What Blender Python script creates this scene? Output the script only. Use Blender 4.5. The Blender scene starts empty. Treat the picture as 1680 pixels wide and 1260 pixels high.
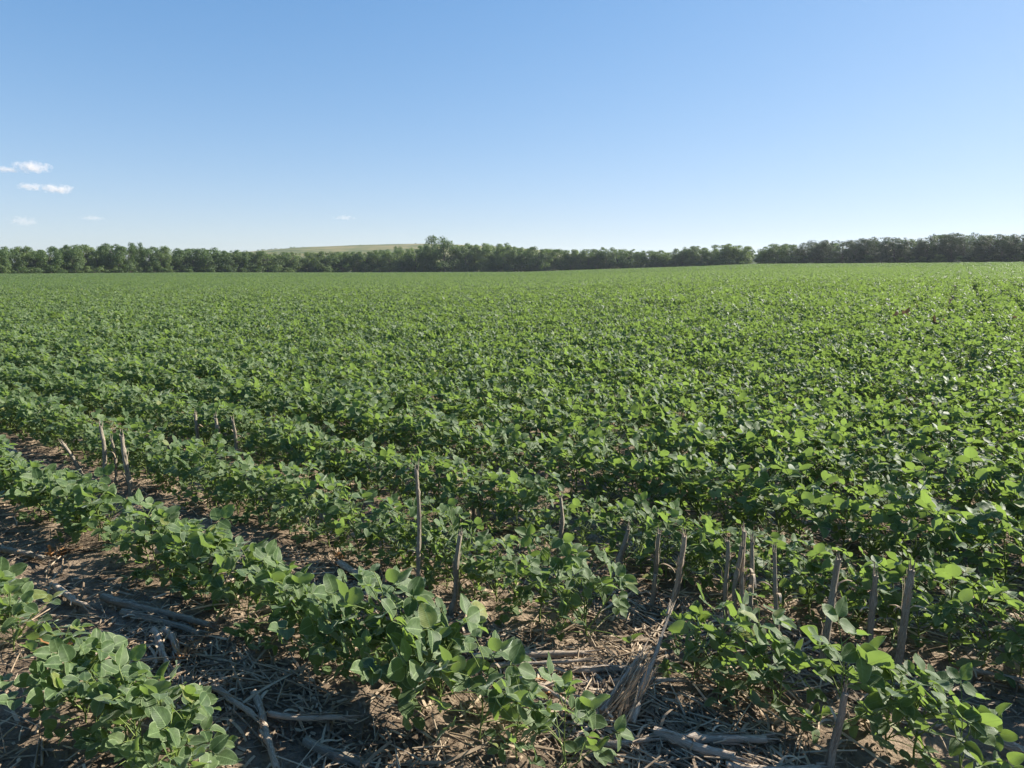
import bpy, math, random
import numpy as np
from mathutils import Vector, Matrix, Euler

SC = bpy.context.scene
COL = SC.collection
rnd = random.Random(7)
NP = np.random.default_rng(11)
D2R = math.radians

# ------------------------------------------------------------------ camera
F = 1110.0; CAMH = 1.62; PITCH = math.atan(200 / F)
cam = bpy.data.cameras.new('camera'); camo = bpy.data.objects.new('camera', cam); COL.objects.link(camo)
cam.sensor_fit = 'HORIZONTAL'; cam.sensor_width = 36; cam.lens = 36 * F / 1680
cam.clip_start = 0.05; cam.clip_end = 20000
camo.location = (0, 0, CAMH); camo.rotation_euler = (math.pi / 2 - PITCH, 0, 0)
SC.camera = camo

def ray(px, py):
    x = (px - 840) / F; y = -(py - 630) / F
    c, s = math.cos(PITCH), math.sin(PITCH)
    return np.array([x, c + y * s, -s + y * c])
def ground_at(px, py, z=0.0):
    r = ray(px, py); t = (z - CAMH) / r[2]
    return Vector((r[0] * t, r[1] * t, z))
def at_dist(px, py, D):
    r = ray(px, py); t = D / math.hypot(r[0], r[1])
    return Vector((r[0] * t, r[1] * t, CAMH + r[2] * t))
def project(x, y, z):
    c, s = math.cos(PITCH), math.sin(PITCH)
    dz = z - CAMH; d = y * c - dz * s; u = y * s + dz * c
    d = np.maximum(d, 1e-6) if isinstance(d, np.ndarray) else max(d, 1e-6)
    return 840 + F * x / d, 630 - F * u / d

# ------------------------------------------------------------------ terrain
EDGE = [(-500, 449), (0, 449), (300, 447), (560, 447), (850, 446), (1000, 441), (1150, 436), (1233, 432.5), (1400, 431.5), (1680, 429), (2200, 427)]
DIST = [(-500, 330), (0, 330), (560, 390), (1000, 380), (1230, 330), (1300, 295), (1680, 240), (2200, 230)]
def lerp(tab, x):
    return float(np.interp(x, [a for a, b in tab], [b for a, b in tab]))
_az = []; _S = []
for px in range(-500, 2201, 20):
    D = lerp(DIST, px); p = at_dist(px, lerp(EDGE, px), D)
    _az.append(math.atan2(p.x, p.y)); _S.append((p.z - 0.42) / D)
_az = np.array(_az); _S = np.array(_S)
def slope(az):
    return np.interp(az, _az, _S)
def gz(x, y):
    x = np.asarray(x, float); y = np.asarray(y, float)
    d = np.hypot(x, y); az = np.arctan2(x, y)
    back = np.clip((np.abs(az) - 1.2) / 1.2, 0, 1)
    fade = np.clip((d - 2) / 10, 0, 1)
    return d * slope(az) * (1 - back) * fade
def gzf(x, y): return float(gz(x, y))

# cheap vectorised value noise
_perm = NP.integers(0, 1 << 30, 65536)
def vnoise(x, y, seed=0):
    xi = np.floor(x).astype(np.int64); yi = np.floor(y).astype(np.int64)
    fx = x - xi; fy = y - yi; fx = fx * fx * (3 - 2 * fx); fy = fy * fy * (3 - 2 * fy)
    def h(a, b): return (_perm[(a * 7919 + b * 104729 + seed * 1301) & 65535] & 0xffff) / 65535.0
    return (h(xi, yi) * (1 - fx) + h(xi + 1, yi) * fx) * (1 - fy) + (h(xi, yi + 1) * (1 - fx) + h(xi + 1, yi + 1) * fx) * fy
def micro(x, y):
    d = np.hypot(x, y)
    k = np.clip((14 - d) / 6, 0, 1)
    m = (vnoise(x * 3, y * 3, 1) - .5) * .05 + (vnoise(x * 11, y * 11, 2) - .5) * .026 + (vnoise(x * 31, y * 31, 3) - .5) * .012 + (vnoise(x * 70, y * 70, 4) - .5) * .006
    return m * k
def gm(x, y): return float(gz(x, y) + micro(np.array([x]), np.array([y]))[0])

# ------------------------------------------------------------------ object helpers
def tag(o, label=None, cat=None, group=None, kind=None):
    if label: o['label'] = label
    if cat: o['category'] = cat
    if group: o['group'] = group
    if kind: o['kind'] = kind
    return o
def empty(name, loc, rot=(0, 0, 0), scale=(1, 1, 1)):
    o = bpy.data.objects.new(name, None); COL.objects.link(o)
    o.location = loc; o.rotation_euler = rot; o.scale = scale; o.empty_display_size = .1
    return o
def link(name, me, parent=None, loc=(0, 0, 0)):
    o = bpy.data.objects.new(name, me); COL.objects.link(o); o.location = loc
    if parent: o.parent = parent
    return o

class Buf:
    def __init__(s): s.v = []; s.f = []; s.uv = []; s.n = 0
    def add(s, v, f, uv=None):
        v = np.asarray(v, float).reshape(-1, 3)
        s.v.append(v); f = np.asarray(f, int) + s.n; s.f.append(f); s.n += len(v)
        s.uv.append(np.zeros((len(v), 2)) if uv is None else np.asarray(uv, float))
    def mesh(s, name, mat, smooth=True):
        V = np.concatenate(s.v) if s.v else np.zeros((0, 3)); UV = np.concatenate(s.uv)
        counts = np.concatenate([np.full(len(f), f.shape[1]) for f in s.f])
        idx = np.concatenate([f.ravel() for f in s.f])
        me = bpy.data.meshes.new(name)
        me.vertices.add(len(V)); me.vertices.foreach_set('co', V.ravel())
        me.loops.add(len(idx)); me.loops.foreach_set('vertex_index', idx.astype(np.int32))
        me.polygons.add(len(counts))
        st = np.concatenate([[0], np.cumsum(counts)[:-1]])
        me.polygons.foreach_set('loop_start', st.astype(np.int32))
        me.polygons.foreach_set('use_smooth', np.full(len(counts), smooth))
        me.update(calc_edges=True)
        uvl = me.uv_layers.new(name='UVMap'); uvl.data.foreach_set('uv', UV[idx].ravel())
        me.materials.append(mat); me.validate()
        return me

def tube(buf, pts, rad, sides=5, cap=True, rough=0.0, R=rnd):
    pts = [Vector(p) for p in pts]; n = len(pts); vs = []; uv = []
    L = 0
    ref = Vector((.31, .17, .93)) if abs((pts[-1] - pts[0]).normalized().z) < .8 else Vector((.97, .1, .2))
    offs = [1 + R.uniform(-rough, rough) for _ in range(sides)]
    for i, p in enumerate(pts):
        t = (pts[min(i + 1, n - 1)] - pts[max(i - 1, 0)]).normalized()
        a = t.cross(ref).normalized(); b = t.cross(a)
        if i: L += (p - pts[i - 1]).length
        for k in range(sides):
            an = 2 * math.pi * k / sides
            r = rad[i] * offs[k] * (1 + R.uniform(-rough, rough) * .5)
            vs.append(p + a * math.cos(an) * r + b * math.sin(an) * r); uv.append((k / sides, L))
    fs = [(i * sides + k, i * sides + (k + 1) % sides, (i + 1) * sides + (k + 1) % sides, (i + 1) * sides + k) for i in range(n - 1) for k in range(sides)]
    buf.add(vs, fs, uv)
    if cap:
        for i0, p in ((0, pts[0]), ((n - 1) * sides, pts[-1])):
            ring = vs[i0:i0 + sides]
            buf.add(list(ring) + [p], [(k, (k + 1) % sides, sides) for k in range(sides)], [(0, 0)] * (sides + 1))

# ------------------------------------------------------------------ materials
def nm(name):
    m = bpy.data.materials.new(name); m.use_nodes = True; nt = m.node_tree; nt.nodes.clear()
    out = nt.nodes.new('ShaderNodeOutputMaterial')
    return m, nt, out
def N(nt, typ, **kw):
    n = nt.nodes.new(typ)
    for k, v in kw.items():
        if k in n.inputs: n.inputs[k].default_value = v
        else: setattr(n, k, v)
    return n
def ramp(nt, fac, stops):
    r = nt.nodes.new('ShaderNodeValToRGB'); cr = r.color_ramp
    while len(cr.elements) < len(stops): cr.elements.new(.5)
    for e, (p, c) in zip(cr.elements, stops): e.position = p; e.color = (*c, 1)
    nt.links.new(fac, r.inputs[0]); return r
def math_(nt, op, a, b=None):
    n = nt.nodes.new('ShaderNodeMath'); n.operation = op
    for i, v in enumerate((a, b)):
        if v is None: continue
        if isinstance(v, (int, float)): n.inputs[i].default_value = v
        else: nt.links.new(v, n.inputs[i])
    return n.outputs[0]
def mixc(nt, fac, a, b, mode='MIX'):
    n = nt.nodes.new('ShaderNodeMix'); n.data_type = 'RGBA'; n.blend_type = mode
    for i, v in ((0, fac), (6, a), (7, b)):
        if isinstance(v, (int, float)): n.inputs[i].default_value = v
        elif isinstance(v, tuple): n.inputs[i].default_value = (*v, 1)
        else: nt.links.new(v, n.inputs[i])
    return n.outputs[2]

LEAF_T = [0, .10, .25, .42, .60, .78, .92, 1.0]; LEAF_W = [.12, .68, .97, 1.0, .90, .67, .36, .04]
def leaf_material(name, c_dark, c_light, c_back, t_col, trans=.4, veins=True, rough=.54, sheen=.55, spec=.34):
    m, nt, out = nm(name); L = nt.links.new
    geo = N(nt, 'ShaderNodeNewGeometry'); oi = N(nt, 'ShaderNodeObjectInfo')
    r = math_(nt, 'FRACT', math_(nt, 'ADD', geo.outputs['Random Per Island'], oi.outputs['Random']))
    base = ramp(nt, r, [(0, c_dark), (.55, tuple((a + b) / 2 for a, b in zip(c_dark, c_light))), (.965, c_light), (.995, (c_light[0] * 2.1, c_light[1] * 1.45, c_light[2] * .9))]).outputs[0]
    big = N(nt, 'ShaderNodeTexNoise', Scale=.16, Detail=3.0)
    L(geo.outputs['Position'], big.inputs['Vector'])
    base = mixc(nt, .55, base, ramp(nt, big.outputs[0], [(.3, (.72, .78, .75)), (.7, (1.25, 1.2, 1.05))]).outputs[0], 'MULTIPLY')
    tcol = mixc(nt, 1.0, ramp(nt, r, [(0, tuple(.75 * a for a in t_col)), (1, tuple(1.15 * a for a in t_col))]).outputs[0], (1, 1, 1), 'MULTIPLY')
    p = N(nt, 'ShaderNodeBsdfPrincipled', Roughness=rough); p.inputs['Specular IOR Level'].default_value = spec
    p.inputs['Sheen Weight'].default_value = sheen; p.inputs['Sheen Roughness'].default_value = .35
    p.inputs['Sheen Tint'].default_value = (.9, 1, .85, 1)
    if veins:
        tc = N(nt, 'ShaderNodeUVMap', uv_map='UVMap'); sp = N(nt, 'ShaderNodeSeparateXYZ'); L(tc.outputs[0], sp.inputs[0])
        au = math_(nt, 'ABSOLUTE', sp.outputs[0])
        ph = math_(nt, 'SUBTRACT', math_(nt, 'MULTIPLY', sp.outputs[1], 11.0), math_(nt, 'MULTIPLY', au, 8))
        w = math_(nt, 'ABSOLUTE', math_(nt, 'SUBTRACT', math_(nt, 'FRACT', ph), .5))     # 0.5 at edges, 0 at middle
        side = math_(nt, 'LESS_THAN', w, .07); mid = math_(nt, 'LESS_THAN', au, .022)
        vein = math_(nt, 'MAXIMUM', math_(nt, 'MULTIPLY', side, .55), mid)
        base = mixc(nt, math_(nt, 'MULTIPLY', vein, .75), base, tuple(min(1, 1.9 * a + .03) for a in c_light))
        tcol = mixc(nt, math_(nt, 'MULTIPLY', vein, .45), tcol, tuple(.55 * a for a in t_col))
        pr = ramp(nt, sp.outputs[1], [(t, (w_ * .5,) * 3) for t, w_ in zip(LEAF_T, LEAF_W)]).outputs[0]
        rim = N(nt, 'ShaderNodeMapRange'); L(math_(nt, 'DIVIDE', au, math_(nt, 'MAXIMUM', pr, .01)), rim.inputs[0])
        rim.inputs[1].default_value = .86; rim.inputs[2].default_value = .98
        base = mixc(nt, math_(nt, 'MULTIPLY', rim.outputs[0], .75), base, (.34, .42, .22))
        nz = N(nt, 'ShaderNodeTexNoise', Scale=60.0, Detail=2.0); L(geo.outputs['Position'], nz.inputs['Vector'])
        n3 = N(nt, 'ShaderNodeTexNoise', Scale=110.0, Detail=3.0); L(geo.outputs['Position'], n3.inputs['Vector'])
        base = mixc(nt, .8, base, ramp(nt, n3.outputs[0], [(.35, (.72, .74, .7)), (.65, (1.25, 1.22, 1.2))]).outputs[0], 'MULTIPLY')
        q_ = ramp(nt, w, [(.07, (1.0, 1.0, 1.0)), (.14, (.74, .76, .74)), (.5, (1.08, 1.08, 1.05))]).outputs[0]
        base = mixc(nt, .5, base, q_, 'MULTIPLY')
        h = math_(nt, 'ADD', math_(nt, 'SMOOTH_MIN', w, .2), math_(nt, 'MULTIPLY', nz.outputs[0], .35))
        bp = N(nt, 'ShaderNodeBump', Strength=.6, Distance=.003); L(h, bp.inputs['Height']); L(bp.outputs[0], p.inputs['Normal'])
    base = mixc(nt, geo.outputs['Backfacing'], base, mixc(nt, .6, base, c_back))
    L(base, p.inputs['Base Color'])
    t = N(nt, 'ShaderNodeBsdfTranslucent'); L(tcol, t.inputs[0])
    mx = N(nt, 'ShaderNodeMixShader', Fac=trans); L(p.outputs[0], mx.inputs[1]); L(t.outputs[0], mx.inputs[2])
    L(mx.outputs[0], out.inputs[0])
    return m

M_LEAF = leaf_material('soy_leaf', (.040, .080, .026), (.110, .160, .060), (.20, .24, .16), (.225, .335, .055), trans=.41, sheen=.55)
M_LEAFFAR = leaf_material('soy_leaf_far', (.042, .084, .028), (.115, .165, .062), (.20, .24, .16), (.225, .335, .065), trans=.41, sheen=.4, veins=False)
M_TREE = leaf_material('tree_leaf', (.028, .064, .014), (.075, .135, .026), (.06, .09, .035), (.20, .31, .04), trans=.25, veins=False, sheen=0, rough=.55, spec=.3)
M_TREE2 = leaf_material('tree_leaf_pale', (.055, .095, .022), (.13, .19, .04), (.1, .13, .06), (.25, .36, .05), trans=.3, veins=False, sheen=0, rough=.55, spec=.3)
M_TREE3 = leaf_material('tree_leaf_shaded', (.022, .040, .018), (.048, .072, .026), (.05, .065, .035), (.10, .15, .04), trans=.2, veins=False, sheen=0, rough=.55, spec=.3)  # right treeline's backlit shade put into a darker leaf colour

def simple_mat(name, stops, scale=8, rough=.8, bump=.4, bscale=60, dist=.01, stretch=None, island=True, trans=0):
    m, nt, out = nm(name); L = nt.links.new
    tc = N(nt, 'ShaderNodeTexCoord'); geo = N(nt, 'ShaderNodeNewGeometry')
    mp = N(nt, 'ShaderNodeMapping'); L(geo.outputs['Position'] if not stretch else tc.outputs['UV'], mp.inputs[0])
    if stretch: mp.inputs['Scale'].default_value = stretch
    nz = N(nt, 'ShaderNodeTexNoise', Scale=scale, Detail=6.0, Roughness=.65); L(mp.outputs[0], nz.inputs['Vector'])
    fac = nz.outputs[0]
    if island: fac = math_(nt, 'ADD', math_(nt, 'MULTIPLY', fac, .55), math_(nt, 'MULTIPLY', geo.outputs['Random Per Island'], .45))
    c = ramp(nt, fac, stops).outputs[0]
    p = N(nt, 'ShaderNodeBsdfPrincipled', Roughness=rough); p.inputs['Specular IOR Level'].default_value = .25
    L(c, p.inputs['Base Color'])
    n2 = N(nt, 'ShaderNodeTexNoise', Scale=bscale, Detail=5.0); L(mp.outputs[0], n2.inputs['Vector'])
    bp = N(nt, 'ShaderNodeBump', Strength=bump, Distance=dist); L(n2.outputs[0], bp.inputs['Height']); L(bp.outputs[0], p.inputs['Normal'])
    if trans:
        t = N(nt, 'ShaderNodeBsdfTranslucent'); L(c, t.inputs[0]); mx = N(nt, 'ShaderNodeMixShader', Fac=trans)
        L(p.outputs[0], mx.inputs[1]); L(t.outputs[0], mx.inputs[2]); L(mx.outputs[0], out.inputs[0])
    else: L(p.outputs[0], out.inputs[0])
    return m
M_STEM = simple_mat('soy_stem', [(.3, (.09, .13, .035)), (.7, (.20, .26, .07))], scale=20, rough=.6, bump=.1, trans=.15)
M_BARK = simple_mat('bark', [(.3, (.06, .05, .04)), (.7, (.14, .12, .10))], scale=3, bump=.5, bscale=8, dist=.05)
M_STALK = simple_mat('corn_stalk', [(.25, (.08, .065, .050)), (.5, (.28, .235, .175)), (.74, (.60, .51, .39))], scale=8, rough=.75, bump=1.0, bscale=7, dist=.006, stretch=(7, 5, 1), island=False)
M_STALKPALE = simple_mat('pale_corn_stalk', [(.3, (.14, .10, .075)), (.5, (.38, .30, .22)), (.7, (.66, .55, .43))], scale=6, rough=.75, bump=.8, bscale=9, dist=.004, stretch=(5, 6, 1), island=False)
M_HUSK = simple_mat('corn_husk', [(.25, (.11, .08, .055)), (.5, (.31, .23, .15)), (.75, (.58, .46, .32))], scale=25, rough=.7, bump=.5, bscale=150, dist=.002, trans=.2)
M_HUSKO = simple_mat('corn_husk_orange', [(.25, (.22, .10, .035)), (.8, (.48, .27, .12))], scale=25, rough=.7, bump=.5, bscale=150, dist=.002, trans=.25)
M_DEAD = simple_mat('dead_leaf', [(.25, (.13, .085, .05)), (.8, (.30, .20, .11))], scale=25, rough=.8, trans=.2)

def soil_material():
    m, nt, out = nm('soil'); L = nt.links.new
    geo = N(nt, 'ShaderNodeNewGeometry')
    def noise(s, d=6, r=.6):
        n = N(nt, 'ShaderNodeTexNoise', Scale=s, Detail=float(d), Roughness=r); L(geo.outputs['Position'], n.inputs['Vector']); return n.outputs[0]
    c = ramp(nt, noise(2.2), [(.32, (.11, .082, .058)), (.5, (.25, .188, .13)), (.68, (.38, .29, .205))]).outputs[0]
    c = mixc(nt, .7, c, ramp(nt, noise(28, 8, .7), [(.35, (.45, .42, .4)), (.55, (1, 1, 1)), (.75, (1.2, 1.18, 1.1))]).outputs[0], 'MULTIPLY')
    vo = N(nt, 'ShaderNodeTexVoronoi', Scale=55.0); L(geo.outputs['Position'], vo.inputs['Vector'])
    # far beyond the crop: pasture green-brown
    sx = N(nt, 'ShaderNodeVectorMath', operation='LENGTH'); L(geo.outputs['Position'], sx.inputs[0])
    far = math_(nt, 'GREATER_THAN', sx.outputs['Value'], 60)
    c = mixc(nt, far, c, ramp(nt, noise(.05, 5), [(.35, (.035, .055, .02)), (.7, (.06, .08, .03))]).outputs[0])
    p = N(nt, 'ShaderNodeBsdfPrincipled', Roughness=.95); p.inputs['Specular IOR Level'].default_value = .15
    L(c, p.inputs['Base Color'])
    h = math_(nt, 'ADD', math_(nt, 'MULTIPLY', noise(45, 8, .75), 1.0), math_(nt, 'MULTIPLY', vo.outputs[0], .5))
    bp = N(nt, 'ShaderNodeBump', Strength=.9, Distance=.02); L(h, bp.inputs['Height']); L(bp.outputs[0], p.inputs['Normal'])
    L(p.outputs[0], out.inputs[0]); return m
M_SOIL = soil_material()

# ------------------------------------------------------------------ ground sheet
def build_ground():
    az = np.concatenate([np.linspace(-48, 48, 330), np.linspace(48, 312, 60)[1:-1]]) * math.pi / 180
    rr = np.concatenate([[0.02], np.exp(np.linspace(math.log(.4), math.log(12), 330)), np.exp(np.linspace(math.log(12.3), math.log(2400), 130))])
    A, R = np.meshgrid(az, rr)
    X = R * np.sin(A); Y = R * np.cos(A); Z = gz(X, Y) + micro(X, Y)
    V = np.stack([X, Y, Z], -1).reshape(-1, 3); na = len(az); nr = len(rr)
    i, j = np.meshgrid(np.arange(nr - 1), np.arange(na), indexing='ij')
    j2 = (j + 1) % na
    f = np.stack([i * na + j, (i + 1) * na + j, (i + 1) * na + j2, i * na + j2], -1).reshape(-1, 4)[:, ::-1]
    b = Buf(); b.add(V, f)
    tag(link('ground', b.mesh('ground', M_SOIL)), kind='structure')
build_ground()

# ------------------------------------------------------------------ soybean plants
def leaflet(buf, M, Ln, Wd, fold, bend, R, rows=6, full=True):
    """ovate leaflet; local x across, y along, z up; M 4x4 places it"""
    if full:
        ts = LEAF_T; us = [-1, -.55, 0, .55, 1]
        prof = LEAF_W
        vs = []; uv = []; wav = R.uniform(0, 6); tw = R.uniform(-.35, .35)
        for t, w in zip(ts, prof):
            for u in us:
                x = u * w * Wd / 2
                z = fold * abs(u) ** 1.3 * w * Wd / 2 - bend * t * t * Ln + math.sin(t * 9 + wav + u * 2) * .035 * Ln * abs(u)
                z += x * tw * t
                y = t * Ln * (1 - .10 * abs(bend)) - abs(u) * .02 * Ln
                vs.append(M @ Vector((x, y, z))); uv.append((u * w * .5, t))
        n = len(us)
        fs = [(a * n + k, a * n + k + 1, (a + 1) * n + k + 1, (a + 1) * n + k) for a in range(len(ts) - 1) for k in range(n - 1)]
        buf.add(vs, fs, uv)
    else:
        z = fold * Wd / 2
        P = [(0, 0, 0), (-Wd / 2, .4 * Ln, z - bend * .16 * Ln), (0, .45 * Ln, -bend * .2 * Ln), (Wd / 2, .4 * Ln, z - bend * .16 * Ln), (0, Ln, -bend * Ln)]
        buf.add([M @ Vector(p) for p in P], [(0, 2, 1), (0, 3, 2), (1, 2, 4), (2, 3, 4)])

SUNAZ, SUNEL = D2R(65), D2R(31)
SUNV = Vector((math.sin(SUNAZ) * math.cos(SUNEL), math.cos(SUNAZ) * math.cos(SUNEL), math.sin(SUNEL)))

def trifoliate(lb, sb, base, az, plen, pel, size, R, full=True):
    d = Vector((math.cos(az) * math.cos(pel), math.sin(az) * math.cos(pel), math.sin(pel)))
    mid = base + d * plen * .55 + Vector((0, 0, plen * .06)); tip = base + d * plen + Vector((0, 0, -plen * .02))
    if sb is not None: tube(sb, [base, mid, tip], [.0021, .0016, .0013], 4, cap=False, R=R)
    # blade frame : leaf normal mostly up with strong random tilt
    nrm = Vector((R.gauss(0, .62), R.gauss(0, .62), 1.0)) + Vector((d.x, d.y, 0)) * R.uniform(-.35, .45) + Vector((SUNV.x, SUNV.y, 0)) * .5
    nrm.normalize()
    fwd = Vector((math.cos(az), math.sin(az), 0)); fwd = (fwd - nrm * fwd.dot(nrm)).normalized()
    fold = R.uniform(.05, .55)
    for k, a in enumerate((0, R.uniform(62, 88), -R.uniform(62, 88))):
        s = size * (1.0 if k == 0 else R.uniform(.84, .98))
        q = Matrix.Rotation(D2R(a), 4, nrm)
        f2 = q @ fwd
        nn = (nrm + Vector((R.gauss(0, .22), R.gauss(0, .22), R.gauss(0, .1)))).normalized()
        # droop of leaflets about their own base
        pitch = R.uniform(-.35, .95)
        side = f2.cross(nn).normalized()
        f3 = (Matrix.Rotation(pitch, 4, side) @ f2).normalized(); n3 = side.cross(f3).normalized()
        o = tip + (fwd * .028 * (size / .08) if k == 0 else f2 * .006)
        if k == 0 and sb is not None: tube(sb, [tip, o], [.0013, .0011], 3, cap=False, R=R)
        M = Matrix(((side.x, f3.x, n3.x, o.x), (side.y, f3.y, n3.y, o.y), (side.z, f3.z, n3.z, o.z), (0, 0, 0, 1)))
        leaflet(lb, M, s, s * R.uniform(.72, .90), fold * R.uniform(.6, 1.2), R.uniform(-.05, .32), R, full=full)

def plant_bufs(seed, full=True, lb=None, sb=None, off=Vector((0, 0, 0)), H=None, dens=1.0, lsize=1.0):
    R = random.Random(seed)
    lb = lb or Buf(); 
    H = H or R.uniform(.27, .36)
    lean = Vector((R.uniform(-.05, .05), R.uniform(-.05, .05), 0))
    nn = int(11 * dens); az = R.uniform(0, 6.28)
    def P(t): return off + lean * t * t + Vector((math.sin(t * 7 + seed) * .006, math.cos(t * 6 + seed) * .006, H * t))
    if sb is not None: tube(sb, [P(t / 6) for t in range(7)], [.0042 - .0005 * t for t in range(7)], 5, R=R)
    for i in range(nn):
        t = .06 + .94 * (i / (nn - 1)) ** .9
        az += math.pi * .86 + R.uniform(-.5, .5)
        big = .62 + .5 * math.sin(math.pi * min(1, t * .62 + .12))
        plen = R.uniform(.09, .17) * (1.05 - .5 * max(0, t - .7) / .3)
        pel = R.uniform(.35, 1.1) if t > .35 else R.uniform(-.05, .5)
        sz = R.uniform(.062, .092) * big * lsize
        if t > .93: sz *= .62
        trifoliate(lb, sb, P(t), az, plen, pel, sz, R, full)
    for b in range(R.randint(2, 3)):                      # side branches
        ba = R.uniform(0, 6.28); t0 = R.uniform(.10, .35); bl = R.uniform(.10, .19)
        d = Vector((math.cos(ba) * .65, math.sin(ba) * .65, .8)).normalized()
        b0 = P(t0)
        if sb is not None: tube(sb, [b0, b0 + d * bl * .5, b0 + d * bl + Vector((0, 0, .01))], [.003, .0024, .0018], 4, R=R)
        for k in range(3 if dens >= 1 else 2):
            trifoliate(lb, sb, b0 + d * bl * (.4 + .3 * k), ba + R.uniform(-1.6, 1.6), R.uniform(.06, .12), R.uniform(.2, .9), R.uniform(.055, .08) * lsize, R, full)
    return lb

NVAR = 12; NBIG = 6                                    # the last NBIG variants have larger leaves
PLANT = []
for s in range(NVAR + NBIG):
    sb = Buf(); lb = plant_bufs(100 + s, True, Buf(), sb, dens=(1.8 if s < NVAR else 1.2), lsize=(.62 if s < NVAR else .86))
    PLANT.append((sb.mesh('stem', M_STEM), lb.mesh('foliage', M_LEAF)))

# rows --------------------------------------------------------------
TH = D2R(-54.2)
U = np.array([math.sin(TH), math.cos(TH)])           # headland row direction (away, to the left)
NRM = np.array([math.cos(TH), -math.sin(TH)])        # across the headland rows
TM = D2R(33.2)
UM = np.array([math.sin(TM), math.cos(TM)]); NM_ = np.array([math.cos(TM), -math.sin(TM)])
SP = .75; P0 = .88; NHEAD = 24
def s_of(px, py, p):                                  # along-row coordinate of a photo point lying on row p
    g = ground_at(px, py, .1); return float(g.x * U[0] + g.y * U[1])
# (row index -> intervals along s with size factor); s grows to the left/away
def spans(row, lst):
    out = []
    for (a, b, sc) in lst: out.append((min(a, b), max(a, b), sc))
    return out
S = lambda px, py: s_of(px, py, 0)
NEAR = {
    0: [(S(0, 930) + 3, S(0, 930), .95), (S(-10, 940), S(45, 1030), .86), (S(75, 1100), S(335, 1262), .78)],
    1: [(12, S(0, 790), .95), (S(0, 790), S(190, 860), .85), (S(205, 870), S(226, 885), .5), (S(240, 890), S(410, 970), .92), (S(420, 975), S(560, 1035), .95),
        (S(575, 1040), S(750, 1125), 1.0), (S(800, 1150), S(960, 1220), .9)],
    2: [(30, S(590, 868), 1.0), (S(612, 876), S(760, 925), .95), (S(765, 930), S(985, 1010), 1.03), (S(1135, 1075), S(1300, 1130), .86), (S(1345, 1145), S(1600, 1225), .92)],
    3: [(40, S(900, 870), 1.05), (S(925, 880), S(1230, 965), 1.0), (S(1250, 970), S(1420, 1010), .91), (S(1440, 1015), -8, 1.05)],
}
pts = []   # x, y, rot, scale, variant, row
R = random.Random(5)
for row in range(NHEAD):
    p = P0 + SP * row
    sp = NEAR.get(row, [(60, -40, 1.05)])
    for (a, b, sc) in [(min(q[0], q[1]), max(q[0], q[1]), q[2]) for q in sp]:
        s = a + .03
        while s < b:
            q = p + R.gauss(0, .018 if row < 4 else .06)
            x = U[0] * s + NRM[0] * q; y = U[1] * s + NRM[1] * q
            if row < 4 or R.random() > .03:
                pts.append((x, y, R.uniform(-.8, .8), sc * (1.1 if row > 3 else 1) * (R.uniform(.86, 1.13) if row > 2 else R.uniform(.78, 1.16)), (NVAR + R.randrange(NBIG)) if (row < 2 or (row == 2 and s < S(1100, 1060))) else R.randrange(NVAR), row))
            s += R.uniform(.085, .135) if sc != .9 else R.uniform(.11, .18)
PH = P0 + SP * (NHEAD - .3)
MIDR = 46.0
for k in range(-110, 111):                             # main field rows, up to MIDR metres
    q = k * SP + .2
    s = 10
    while s < MIDR + 1:
        jq = q + R.gauss(0, .10)
        x = UM[0] * s + NM_[0] * jq; y = UM[1] * s + NM_[1] * jq
        if x * NRM[0] + y * NRM[1] > PH and x * x + y * y < MIDR ** 2:
            pts.append((x, y, R.uniform(-.8, .8), 1.22 * R.uniform(.86, 1.12), R.randrange(NVAR), 99))
        s += R.uniform(.095, .15)
pts = [q for q in pts if abs(math.atan2(q[0], q[1])) < D2R(46) + 1.6 / max(1, math.hypot(q[0], q[1])) and q[1] > .3]
A = np.array(pts)
d = np.hypot(A[:, 0], A[:, 1])
keep = d < MIDR
gap = vnoise(A[:, 0] * .45 + 50, A[:, 1] * .45 + 50, 9)
az_ = np.arctan2(A[:, 0], A[:, 1])
keep &= ~((gap > .86) & (d > 9) & (az_ > .15))
A = A[keep]; d = d[keep]
A[:, 3] *= .94 + .14 * vnoise(A[:, 0] * .6 + 9, A[:, 1] * .6 + 9, 12)
Z = gz(A[:, 0], A[:, 1])
px_, py_ = project(A[:, 0], A[:, 1], Z + .2)
inf = (px_ > -25) & (px_ < 1705) & (py_ < 1340) & (d < 12)
order = np.argsort(np.where(inf, d, 1e9))
near_idx = order[:299]
near_set = set(int(i) for i in near_idx)
print('plants', len(A), 'near', d[near_idx].max())

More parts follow.
